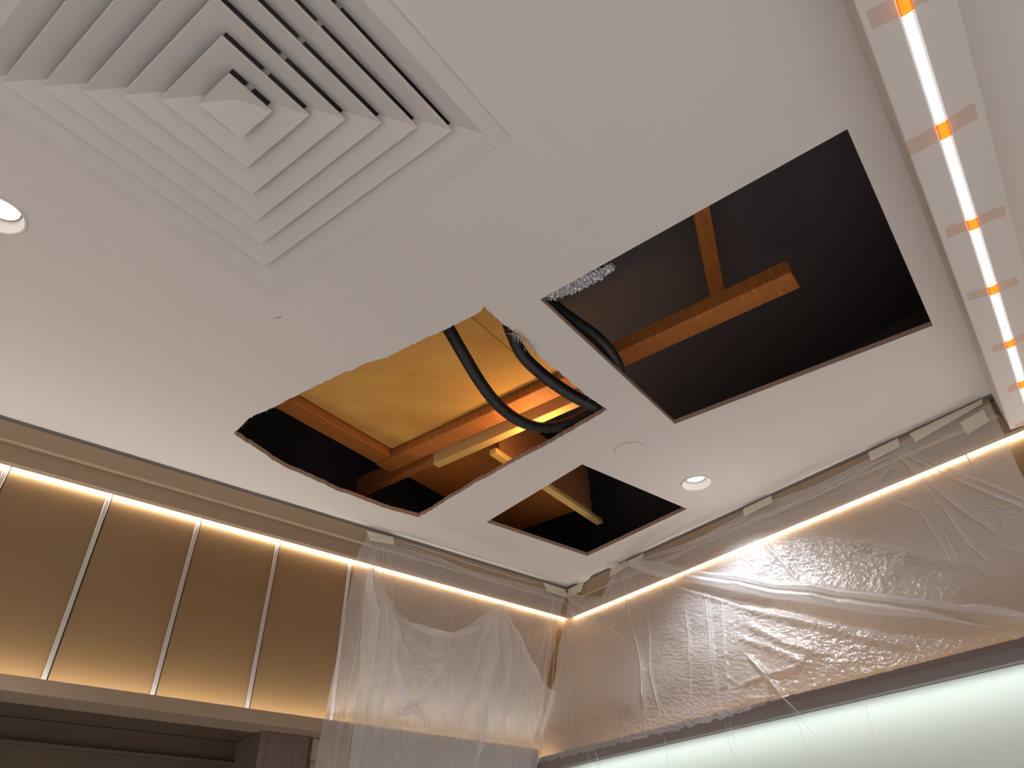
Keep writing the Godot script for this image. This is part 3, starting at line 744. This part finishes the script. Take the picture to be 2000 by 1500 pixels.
# ------------------------------------------------------------------ timbers and hoses above the openings
func void_timbers() -> void:
	# local x along the long batten, local z back towards the camera
	var base := Transform3D(Basis(Vector3(0.9718, 0, -0.2357), Vector3.UP, Vector3(0.2357, 0, 0.9718)), Vector3(-1.697, 2.8, -0.931))
	var tb := thing("plywood_board", "stained yellow plywood sheet above the ragged opening", "plywood")
	tb.transform = base
	bx("sheet", Vector3(0.005, 0.0, 0.0055), Vector3(0.588, 0.018, 0.75), M.ply, tb, 0.002)
	var tb2 := thing("plywood_board", "narrow strip of plywood beside the wide yellow sheet", "plywood")
	tb2.transform = base
	bx("sheet", Vector3(0.591, -0.003, 0.0055), Vector3(0.66, 0.018, 0.75), M.ply, tb2, 0.002)
	var spec := [
		["timber_batten", Vector3(-0.068, -0.026, -0.064), Vector3(1.272, 0.016, -0.0015), "long orange timber batten running over the ragged and the large opening", "timber"],
		["timber_batten", Vector3(-0.064, -0.024, 0.0), Vector3(-0.0015, 0.018, 0.75), "timber batten along the left side of the yellow plywood", "timber"],
		["timber_beam", Vector3(-0.25, -0.035, -0.112), Vector3(0.098, 0.03, -0.083), "brown timber beam in line with the pale one at the ragged opening", "timber"],
		["timber_beam", Vector3(0.10, -0.05, -0.112), Vector3(0.66, 0.03, -0.083), "pale timber beam beside the long batten", "pale"],
		["timber_joist", Vector3(0.300, -0.08, -0.72), Vector3(0.326, -0.062, -0.114), "pale lower edge of the joist over the small opening", "pale"],
	]
	for s in spec:
		var o := obj(s[0], cbox((s[2] - s[1]).abs(), 0.0018), M.timber if s[4] == "timber" else M.pale_timber, self, base * Transform3D(Basis(), (s[1] + s[2]) / 2.0))
		tag(o, s[3], "timber")
	var o2 := obj("timber_board", cbox(Vector3(0.018, 0.17, 0.52), 0.0015), M.osb, self, base * Transform3D(Basis(), Vector3(0.318, 0.024, -0.39)))
	tag(o2, "brown chipboard web standing on the joist over the small opening", "timber")
	var o3 := obj("timber_board", cbox(Vector3(0.37, 0.016, 0.60), 0.0015), M.timber, self, base * Transform3D(Basis(), Vector3(0.105, 0.012, -0.42)))
	tag(o3, "brown board left of the joist over the small opening", "timber")
	var o4 := obj("timber_batten", cbox(Vector3(0.042, 0.05, 0.95), 0.0018), M.timber, self, base * Transform3D(Basis(Vector3.UP, deg_to_rad(17.0)), Vector3(1.172, 0.215, 0.20)))
	tag(o4, "dim cross batten high above the large opening", "timber")
	# hoses
	hose(HOSE_A, 0.0152, "black corrugated hose hanging in a loop through the ragged opening")
	hose(HOSE_B, 0.0152, "black corrugated hose along the right edge of the ragged opening")
	hose(HOSE_C, 0.0152, "black corrugated hose just inside the corner of the large opening")
	# work lamp lying on the back of the plasterboard, hidden between the openings
	var wl := thing("work_lamp", "small warm work lamp lying above the ceiling between the openings", "lamp", Vector3(-1.25, 2.613, -1.155))
	bx("body", Vector3(-0.045, 0.0, -0.03), Vector3(0.045, 0.016, 0.03), M.conduit, wl, 0.003)
	obj("lamp_lens", cbox(Vector3(0.08, 0.004, 0.045), 0.001), glow(WARM, 3.0), wl, Transform3D(Basis(), Vector3(0, 0.019, 0)))
	area_light("work_light", Vector3(-1.25, 2.6365, -1.155), Vector3(-0.1, 1, 0.3), Vector3(1, 0, 0), 0.08, 0.045, Color(1.0, 0.80, 0.52), E_WORK)
	# crumpled clear scrap in the corner of the large opening
	var rng := FastNoiseLite.new()
	rng.seed = 8
	rng.frequency = 26.0
	rng.fractal_type = FastNoiseLite.FRACTAL_RIDGED
	var f := func(u: float, v: float) -> Vector3:
		var p := Vector3(-0.765, 2.625, -0.727).lerp(Vector3(-0.615, 2.635, -0.783), u) + Vector3(-0.01, 0.02, -0.05) * v * (0.4 + 0.6 * sin(u * 2.6 + 0.4))
		return p + Vector3(0, 0.012, 0.004) * rng.get_noise_2d(u * 1.3, v * 0.6)
	var sc := obj("plastic_scrap", grid(60, 26, f), M.foil)
	tag(sc, "crumpled shiny plastic scrap in the corner of the large opening", "plastic scrap")

func hose(pts: Array, r: float, label: String) -> void:
	var c := Curve3D.new()
	for i in pts.size():
		var a: Vector3 = pts[maxi(i - 1, 0)]
		var b: Vector3 = pts[mini(i + 1, pts.size() - 1)]
		var d := (b - a) / 6.0
		c.add_point(pts[i], -d, d)
	c.bake_interval = 0.004
	var length := c.get_baked_length()
	var pitch := 0.0066
	var per := 6
	var rows := int(length / pitch) * per
	var seg := 18
	var prof := [1.0, 1.0, 0.90, 0.80, 0.80, 0.90]
	var p := PackedVector3Array()
	var n := PackedVector3Array()
	var up := Vector3.UP
	for i in rows + 1:
		var s := length * i / rows
		var q := c.sample_baked(s, true)
		var t := (c.sample_baked(minf(s + 0.004, length), true) - c.sample_baked(maxf(s - 0.004, 0), true)).normalized()
		var side := t.cross(up).normalized()
		var top := side.cross(t)
		var k := i % per
		var rr: float = r * prof[k]
		var slope: float = (prof[(k + 1) % per] - prof[(k + per - 1) % per]) * r / (2.0 * pitch / per)
		for j in seg + 1:
			var a := TAU * j / seg
			var out := side * cos(a) + top * sin(a)
			p.append(q + out * rr)
			n.append((out - t * slope).normalized())
	var idx := PackedInt32Array()
	for i in rows:
		for j in seg:
			var a := i * (seg + 1) + j
			idx.append_array([a, a + 1, a + seg + 2, a, a + seg + 2, a + seg + 1])
	var ar := []
	ar.resize(Mesh.ARRAY_MAX)
	ar[Mesh.ARRAY_VERTEX] = p
	ar[Mesh.ARRAY_NORMAL] = n
	ar[Mesh.ARRAY_INDEX] = idx
	var m := ArrayMesh.new()
	m.add_surface_from_arrays(Mesh.PRIMITIVE_TRIANGLES, ar)
	tag(obj("corrugated_hose", m, M.conduit), label, "hose")

# ------------------------------------------------------------------ air diffuser
func diffuser() -> void:
	var d := thing("air_diffuser", "square white louvred air diffuser set in the ceiling", "diffuser", DIFF, deg_to_rad(HOLE_ANG))
	obj("flange", square_ring([Vector2(0.2968, -0.0005), Vector2(0.2955, -0.0045), Vector2(0.268, -0.0045), Vector2(0.2665, -0.0035), Vector2(0.230, 0.0165), Vector2(0.230, 0.018), Vector2(0.268, -0.0005)]), M.paint_metal, d)
	for s in [0.2325, 0.194, 0.155, 0.116, 0.0775]:
		var w := 0.043
		var h := 0.023
		obj("louvre", square_ring([Vector2(s, -0.0032), Vector2(s - 0.0012, -0.0034), Vector2(s - w, h - 0.0034), Vector2(s - w, h - 0.0018), Vector2(s - 0.0004, 0.0004)]), M.paint_metal, d)
	# the centre is a shallow hollow pyramid
	var st := SurfaceTool.new()
	st.begin(Mesh.PRIMITIVE_TRIANGLES)
	var hs := 0.0385
	var cs := [Vector3(hs, -0.0032, hs), Vector3(-hs, -0.0032, hs), Vector3(-hs, -0.0032, -hs), Vector3(hs, -0.0032, -hs)]
	for k in 4:
		tri(st, cs[k], cs[(k + 1) % 4], Vector3(0, 0.0185, 0), Vector3(0, 0.1, 0))
		var a: Vector3 = cs[k]
		var b: Vector3 = cs[(k + 1) % 4]
		var lift := Vector3(0, 0.0022, 0)
		quad(st, a, b, b + lift, a + lift, Vector3.ZERO)
		tri(st, a + lift, b + lift, Vector3(0, 0.0210, 0), Vector3(0, -0.1, 0))
	obj("centre_cone", st.commit(), M.paint_metal, d)
	# straps that tie the louvres together
	for k in 4:
		var ang := PI / 2 * k
		for off in [0.0]:
			var dir := Vector3(cos(ang), 0, sin(ang))
			obj("strap", cbox(Vector3(0.215, 0.012, 0.009), 0.0006), M.paint_metal, d, Transform3D(Basis(Vector3.UP, -ang), dir * 0.125 + Vector3(0, 0.027, 0)))
	# neck box
	var nk := Node3D.new()
	nk.name = "neck"
	d.add_child(nk)
	for k in 4:
		var dir := Vector3(cos(PI / 2 * k), 0, sin(PI / 2 * k))
		obj("neck_side", cbox(Vector3(0.004, 0.25, 0.528), 0.0006), M.duct, nk, Transform3D(Basis(Vector3.UP, -PI / 2 * k), dir * 0.264 + Vector3(0, 0.155, 0)))
	obj("neck_lid", cbox(Vector3(0.53, 0.004, 0.53), 0.0006), M.duct, nk, Transform3D(Basis(), Vector3(0, 0.283, 0)))

# ------------------------------------------------------------------ downlights
func downlights() -> void:
	var labels := ["small round recessed downlight near the back wall plastic", "bright round downlight at the left edge of the photo"]
	var trim := lathe([Vector2(0.0462, 0.0), Vector2(0.0462, -0.0012), Vector2(0.0448, -0.0024), Vector2(0.0420, -0.0024), Vector2(0.0405, -0.0010)], 56)
	var cone := lathe([Vector2(0.0405, -0.0010), Vector2(0.0385, 0.006), Vector2(0.0350, 0.013), Vector2(0.0315, 0.0175), Vector2(0.0300, 0.0190)], 56, true)
	var baffle := lathe([Vector2(0.0302, 0.0188), Vector2(0.0282, 0.0180), Vector2(0.0276, 0.0200)], 56, true)
	var lens := lathe([Vector2(0.0300, 0.0198), Vector2(0.0, 0.0198)], 56, true)
	for i in DOWN_SPOTS.size():
		var s: Vector2 = DOWN_SPOTS[i]
		var label: String = labels[i] if i < 2 else "round recessed downlight of the row behind the viewer"
		var d := thing("downlight", label, "downlight", Vector3(s.x, CEIL, s.y), 0.0, "recessed ceiling downlights")
		obj("trim_ring", trim, M.paint_metal, d)
		obj("reflector", cone, M.paint_metal, d)
		obj("baffle_ring", baffle, M.shadow_gap, d)
		obj("lamp_lens", lens, M.lens, d)
		var l := SpotLight3D.new()
		l.name = "downlight_lamp"
		d.add_child(l)
		l.rotation.x = -PI / 2
		l.position = Vector3(0, 0.0085, 0)
		l.light_color = NEUTRAL
		l.light_energy = E_DOWN * DOWN_POWER[i]
		l.light_size = 0.01
		l.spot_angle = 58.0
		l.spot_angle_attenuation = 2.0
		l.spot_range = 9.0
		l.spot_attenuation = 2.0
		l.shadow_enabled = true

# ------------------------------------------------------------------ small things on the ceiling
func small_ceiling_things() -> void:
	var d := obj("cover_disc", lathe([Vector2(0.0, -0.0028), Vector2(0.0405, -0.0028), Vector2(0.0425, -0.0018), Vector2(0.0428, 0.0)], 64), M.paint, self, Transform3D(Basis(), Vector3(DISC.x, CEIL - 0.0004, DISC.y)))
	tag(d, "flat white round cover disc between the small opening and the downlight", "cover disc")
	# paint peeled away from the ceiling edge above the tape
	for k in [[-1.80, -1.70, "corner"], [-1.62, -1.565, "gathered"]]:
		var ff := func(u: float, v: float) -> Vector3:
			return Vector3(lerpf(k[0], k[1], u), CEIL - 0.0008 - 0.016 * v * sin(u * PI) * (0.6 + 0.4 * u), -1.7865 + 0.020 * (1.0 - v))
		tag(obj("paint_flap", grid(16, 5, ff), M.paint), "peeled white paint flap above the " + k[2] + " tape of the back wall", "paint flap")
	# a curled fleck of paint and a filled nail hole
	var fk := func(u: float, v: float) -> Vector3:
		return Vector3(-1.120 + 0.012 * (u - 0.5) + 0.004 * absf(u - 0.5), CEIL - 0.0002 - 0.002 * v, -0.326 - 0.010 * (u - 0.5) + 0.004 * v)
	tag(obj("paint_fleck", grid(10, 4, fk), M.paint), "tiny curled paint fleck below the corner of the air diffuser", "paint fleck")
	# fuzz of torn paper along the ragged opening
	var rng := RandomNumberGenerator.new()
	rng.seed = 17
	var st := SurfaceTool.new()
	st.begin(Mesh.PRIMITIVE_TRIANGLES)
	for i in RAGGED.size():
		var a: Vector2 = RAGGED[i]
		var b: Vector2 = RAGGED[(i + 1) % RAGGED.size()]
		var count := int(a.distance_to(b) / 0.0022)
		var thick := 1.0
		if i < 3 or i > 76: thick = 1.6
		for k in int(count * (1.0 if rng.randf() > 0.35 else 0.3) * thick):
			var q := a.lerp(b, rng.randf())
			var out := (b - a).orthogonal().normalized()
			if out.dot(q - Vector2(-1.3, -0.8)) < 0: out = -out
			var dir := Vector3(out.x, 0, out.y) * rng.randf_range(-1.0, 0.8) + Vector3(b.x - a.x, 0, b.y - a.y).normalized() * rng.randf_range(-1, 1) + Vector3(0, rng.randf_range(-0.5, 0.1), 0)
			dir = dir.normalized()
			var ln := rng.randf_range(0.0025, 0.010)
			if rng.randf() < 0.06: ln *= 2.2
			var w := rng.randf_range(0.0002, 0.0006)
			var p := Vector3(q.x, CEIL + rng.randf_range(-0.0006, 0.002), q.y)
			var bend := Vector3(rng.randf_range(-1, 1), rng.randf_range(-0.6, 0.6), rng.randf_range(-1, 1)) * ln * 0.35
			var sd := dir.cross(Vector3(rng.randf() - 0.5, 1, rng.randf() - 0.5)).normalized() * w
			var mid := p + dir * ln * 0.5 + bend
			var tip := p + dir * ln
			quad(st, p - sd, p + sd, mid + sd * 0.8, mid - sd * 0.8, p + Vector3(0, 1, 0))
			tri(st, mid - sd * 0.8, mid + sd * 0.8, tip, p + Vector3(0, 1, 0))
	# a tuft of torn paper at the right edge
	for k in 110:
		var q := Vector2(-0.8540, -0.7280).lerp(Vector2(-0.8760, -0.8050), rng.randf())
		var p := Vector3(q.x + rng.randf_range(-0.004, 0.008), CEIL - rng.randf_range(0, 0.003), q.y)
		var dir := Vector3(rng.randf_range(-0.7, 0.6), rng.randf_range(-0.7, 0.0), rng.randf_range(-1.0, 0.4)).normalized()
		var ln := rng.randf_range(0.005, 0.020)
		var sd := dir.cross(Vector3.UP).normalized() * rng.randf_range(0.0002, 0.0008)
		var mid := p + dir * ln * 0.5 + Vector3(rng.randf_range(-1, 1), rng.randf_range(-1, 0.3), rng.randf_range(-1, 1)) * ln * 0.25
		quad(st, p - sd, p + sd, mid + sd, mid - sd, p + Vector3(0, 1, 0))
		tri(st, mid - sd, mid + sd, p + dir * ln, p + Vector3(0, 1, 0))
	var fz := obj("torn_paper_fibre", st.commit(), M.fibre)
	tag(fz, "fuzz of torn paper fibres round the ragged opening", "paper fibre", "", "stuff")

# ------------------------------------------------------------------ plastic sheets
# offset of a sheet at (a, b) in its own plane from the folds listed for it
func folds(list: Array, a: float, b: float) -> float:
	var h := 0.0
	for r in list:
		var dx: float = r[2] - r[0]
		var dy: float = r[3] - r[1]
		var l2 := dx * dx + dy * dy
		var t: float = ((a - r[0]) * dx + (b - r[1]) * dy) / l2
		if t < -0.25 or t > 1.25: continue
		var d: float = ((a - r[0]) * dy - (b - r[1]) * dx) / sqrt(l2)
		var w: float = r[4]
		if absf(d) > 3.0 * w: continue
		var f := 1.0
		if t < 0.0: f = (1.0 + t * 4.0) if r[6] == 0 else 0.0
		if t > 1.0: f = (1.0 - (t - 1.0) * 4.0) if r[7] == 0 else 0.0
		if r[6] == 1: f *= smoothstep(0.0, 0.35, t)
		if r[7] == 1: f *= 1.0 - smoothstep(0.55, 1.0, t)
		if r[6] == 0 and t < 0.25: f *= 0.5 + 0.5 * clampf((t + 0.25) / 0.5, 0, 1)
		if r[7] == 0 and t > 0.75: f *= 0.5 + 0.5 * clampf((1.25 - t) / 0.5, 0, 1)
		h += r[5] * f * exp(-d * d / (w * w))
	return h

func interp(pts: Array, a: float) -> float:
	for i in pts.size() - 1:
		var p: Vector2 = pts[i]
		var q: Vector2 = pts[i + 1]
		if (a - p.x) * (a - q.x) <= 0.0: return lerpf(p.y, q.y, (a - p.x) / (q.x - p.x))
	return pts[0].y if absf(a - pts[0].x) < absf(a - pts[-1].x) else pts[-1].y

const BACK_TOP := [Vector2(-1.822, 0.978), Vector2(-1.76, 0.935), Vector2(-1.68, 0.900), Vector2(-1.632, 0.888), Vector2(-1.600, 0.968), Vector2(-1.58, 0.980), Vector2(-1.50, 0.976), Vector2(-1.45, 0.972), Vector2(-1.36, 0.962), Vector2(-1.2, 0.960), Vector2(-1.05, 0.975), Vector2(-0.95, 0.977), Vector2(-0.8, 0.962), Vector2(-0.6, 0.976), Vector2(-0.45, 0.985), Vector2(-0.337, 0.975)]
const SLOPE := 0.347

func sheets() -> void:
	var nz := FastNoiseLite.new()
	nz.seed = 41
	nz.frequency = 1.0
	nz.fractal_octaves = 3
	var rg := FastNoiseLite.new()
	rg.seed = 43
	rg.frequency = 1.0
	rg.fractal_octaves = 3
	rg.fractal_type = FastNoiseLite.FRACTAL_RIDGED
	# --- back wall sheet: from the cornice out over the cabinet edge, then hanging
	var back := func(a: float, b: float) -> Vector3:
		var h := folds(FOLDS_BACK, a, b)
		# crinkles, stretched along the pull of the sheet
		var cr := rg.get_noise_2d(a * 22.0 + b * 9.0, b * 60.0 + a * 14.0) * 0.0016 + rg.get_noise_2d(a * 70.0, b * 95.0 + 30.0) * 0.0006
		var loose := clampf((0.985 - b) / 0.10, 0.0, 1.0)
		var roll: float = absf(b - lerpf(0.955, 0.545, clampf((a + 1.57) / 1.1, 0.0, 1.0)))
		cr *= 0.25 + 0.75 * smoothstep(0.012, 0.04, roll)
		cr *= loose * (0.35 + 0.65 * smoothstep(-1.55, -1.2, a))
		var bulge := nz.get_noise_2d(a * 3.0, b * 4.0) * 0.012 * loose * clampf((b - 0.40) / 0.08, 0.0, 1.0)
		h += cr + bulge
		if b >= 0.411:
			var z := -1.775 + (0.95 - b) * SLOPE
			return Vector3(a, 1.6 + b + h * 0.327, z + h * 0.945)
		var drop := 0.411 - b
		var wave := 0.003 * sin(a * 55.0 + 3.0 * sin(a * 17.0)) * clampf(drop / 0.05, 0, 1)
		return Vector3(a, 1.6 + b + 0.0015 * sin(a * 120.0), -1.5880 + 0.004 * clampf(drop / 0.02, 0, 1) + maxf(h * 0.4, -0.002) + wave)
	var fb := func(u: float, v: float) -> Vector3:
		var a := lerpf(-1.813, -0.337 + 0.02 * v, u)
		var top := interp(BACK_TOP, a)
		var hem := lerpf(0.392, 0.409, smoothstep(-1.15, -0.85, a)) + 0.006 * nz.get_noise_2d(a * 40.0, 3.0)
		return back.call(a, lerpf(top, hem, v))
	# the rest of it hangs taut and clear in front of the lit cabinet
	var fb2 := func(u: float, v: float) -> Vector3:
		var a := lerpf(-1.812, -0.34, u)
		return back.call(a, lerpf(0.391, 0.18, v))
	var sb := thing("plastic_sheet", "wide clear plastic sheet taped along the back wall over the cabinet edge", "plastic sheet")
	obj("film", grid(520, 260, fb), M.film, sb)
	obj("clear_film", grid(260, 40, fb2), M.film_clear, sb)
	pleats(sb, FOLDS_BACK, back)
	pleats(sb, FOLDS_LOW, back)
	# hem: rolled top edge
	# --- left wall sheet
	var left := func(a: float, b: float) -> Vector3:
		var h := folds(FOLDS_LEFT, a, b)
		var loose := clampf((0.97 - b) / 0.08, 0.0, 1.0)
		h += (rg.get_noise_2d(a * 60.0, b * 14.0 + 9.0) * 0.0012 + nz.get_noise_2d(a * 9.0, b * 3.0) * 0.008) * loose
		return Vector3(-1.8265 + maxf(h, -0.004), 1.6 + b, a)
	var fl := func(u: float, v: float) -> Vector3:
		var b := lerpf(0.968 - 0.010 * sin(u * PI) * 1.6, 0.28, v)
		var a0 := -0.942 + 0.055 * v + 0.02 * smoothstep(0.0, 0.12, v)
		var a := lerpf(a0, -1.772 + (0.968 - maxf(b, 0.411)) * SLOPE + 0.004, u)
		return left.call(a, b)
	var sl := thing("plastic_sheet", "clear plastic sheet taped to the left wall cornice beside the corner", "plastic sheet")
	obj("film", grid(260, 220, fl), M.film, sl)
	pleats(sl, FOLDS_LEFT, left)
	# --- looser second layer draped over it
	var drape := func(a: float, b: float) -> Vector3:
		var h := folds(FOLDS_DRAPE, a, b) * 1.5
		var top := interp(DRAPE_TOP, a)
		var loose := clampf((top - b) / 0.05, 0.0, 1.0)
		h += (nz.get_noise_2d(a * 13.0 + 5.0, b * 3.0) * 0.022 + rg.get_noise_2d(a * 24.0, b * 7.0) * 0.0014) * loose
		return Vector3(-1.797 + h, 1.6 + b, a)
	var fd := func(u: float, v: float) -> Vector3:
		var a := lerpf(-0.945, -1.665 + 0.13 * v, u)
		var top := interp(DRAPE_TOP, a)
		var sway := 0.05 * v * (0.6 - u)
		return drape.call(a + sway * 0.0, lerpf(top, 0.27, v))
	var sd := thing("plastic_sheet", "milky loose plastic layer sagging in a swag on the left wall", "plastic sheet")
	obj("film", grid(220, 180, fd), M.film_double, sd)
	pleats(sd, FOLDS_DRAPE, drape)
	tapes()

# narrow folded-over pleats along the sharp creases
func pleats(parent: Node, list: Array, f: Callable) -> void:
	for r in list:
		var rw: float = r[8]
		if rw <= 0.0: continue
		var A := Vector2(r[0], r[1])
		var B := Vector2(r[2], r[3])
		var nrm := (B - A).orthogonal().normalized()
		var n := maxi(4, int(A.distance_to(B) / 0.008))
		var lean := Vector3(0.0016, 0, 0) if parent.get_meta("label").contains("left") else Vector3(0, 0.0005, 0.0016)
		var g := func(u: float, v: float) -> Vector3:
			var c := A.lerp(B, v)
			var wob := 0.00015 * sin(c.x * 130.0 + c.y * 170.0)
			var w := rw
			if r[6] == 1: w *= 0.4 + 0.6 * smoothstep(0.0, 0.4, v)
			if r[7] == 1: w *= 1.0 - 0.85 * smoothstep(0.4, 1.0, v)
			var q := c + nrm * ((u - 0.5) * w + wob)
			return f.call(q.x, q.y) + lean * (1.0 + (0.6 if rw < 0.008 else 2.5) * sin(u * PI))
		obj("pleat", grid(3 if rw < 0.008 else 8, n, g), M.pleat if rw < 0.008 else M.film_double, parent)

func tape_piece(label: String, corners: Array, normal: Vector3, seed_: int) -> void:
	var nz := FastNoiseLite.new()
	nz.seed = seed_
	nz.frequency = 1.0
	var f := func(u: float, v: float) -> Vector3:
		var p: Vector3 = corners[0].lerp(corners[1], u).lerp(corners[3].lerp(corners[2], u), v)
		var ragged := (absf(u - 0.5) * 2.0) ** 8.0
		p += (corners[1] - corners[0]).normalized() * ragged * nz.get_noise_2d(v * 9.0, u * 3.0) * 0.003
		return p + normal * (0.0010 + 0.0022 * absf(nz.get_noise_2d(u * 4.0, v * 3.0)))
	var o := obj("masking_tape", grid(26, 14, f), M.tape)
	tag(o, label, "tape", "cream tape pieces holding the plastic")

func tapes() -> void:
	var L := func(z: float, y: float, x := -1.8385) -> Vector3: return Vector3(x, 1.6 + y, z)
	var B := func(x: float, y: float, z := -1.7885) -> Vector3: return Vector3(x, 1.6 + y, z)
	tape_piece("cream tape piece at the upper left corner of the plastic", [L.call(-0.945, 0.985), L.call(-1.040, 0.990), L.call(-1.038, 0.956, -1.822), L.call(-0.953, 0.948, -1.822)], Vector3(1, 0, 0), 1)
	tape_piece("cream tape folded into the corner of the two walls, left half", [L.call(-1.672, 0.990), L.call(-1.778, 0.988), L.call(-1.778, 0.950, -1.822), L.call(-1.672, 0.952, -1.822)], Vector3(1, 0, 0), 2)
	tape_piece("cream tape folded into the corner of the two walls, right half", [B.call(-1.828, 0.988), B.call(-1.745, 0.990), B.call(-1.748, 0.952, -1.775), B.call(-1.828, 0.950, -1.775)], Vector3(0, 0, 1), 3)
	tape_piece("cream tape gathering the plastic right of the corner", [B.call(-1.604, 0.994), B.call(-1.535, 0.997), B.call(-1.530, 0.962, -1.770), B.call(-1.604, 0.955, -1.770)], Vector3(0, 0, 1), 4)
	tape_piece("short cream tape beside the gathered plastic", [B.call(-1.545, 0.993), B.call(-1.452, 0.995), B.call(-1.455, 0.968, -1.776), B.call(-1.540, 0.966, -1.776)], Vector3(0, 0, 1), 5)
	tape_piece("cream tape on the back cornice right of the small opening", [B.call(-1.049, 0.992), B.call(-0.948, 0.994), B.call(-0.943, 0.966, -1.776), B.call(-1.045, 0.960, -1.776)], Vector3(0, 0, 1), 6)
	tape_piece("cream tape above the fan of folds on the back wall", [B.call(-0.645, 0.992), B.call(-0.560, 0.994), B.call(-0.560, 0.962, -1.776), B.call(-0.640, 0.958, -1.776)], Vector3(0, 0, 1), 7)
	tape_piece("long twisted cream tape near the dropped beam", [B.call(-0.530, 0.992), B.call(-0.345, 0.996), B.call(-0.350, 0.978, -1.778), B.call(-0.520, 0.955, -1.774)], Vector3(0, 0, 1), 8)
	tape_piece("cream tape at the end of the back cornice", [B.call(-0.410, 0.955, -1.775), B.call(-0.352, 0.962, -1.775), B.call(-0.350, 0.925, -1.768), B.call(-0.405, 0.915, -1.768)], Vector3(0, 0, 1), 9)
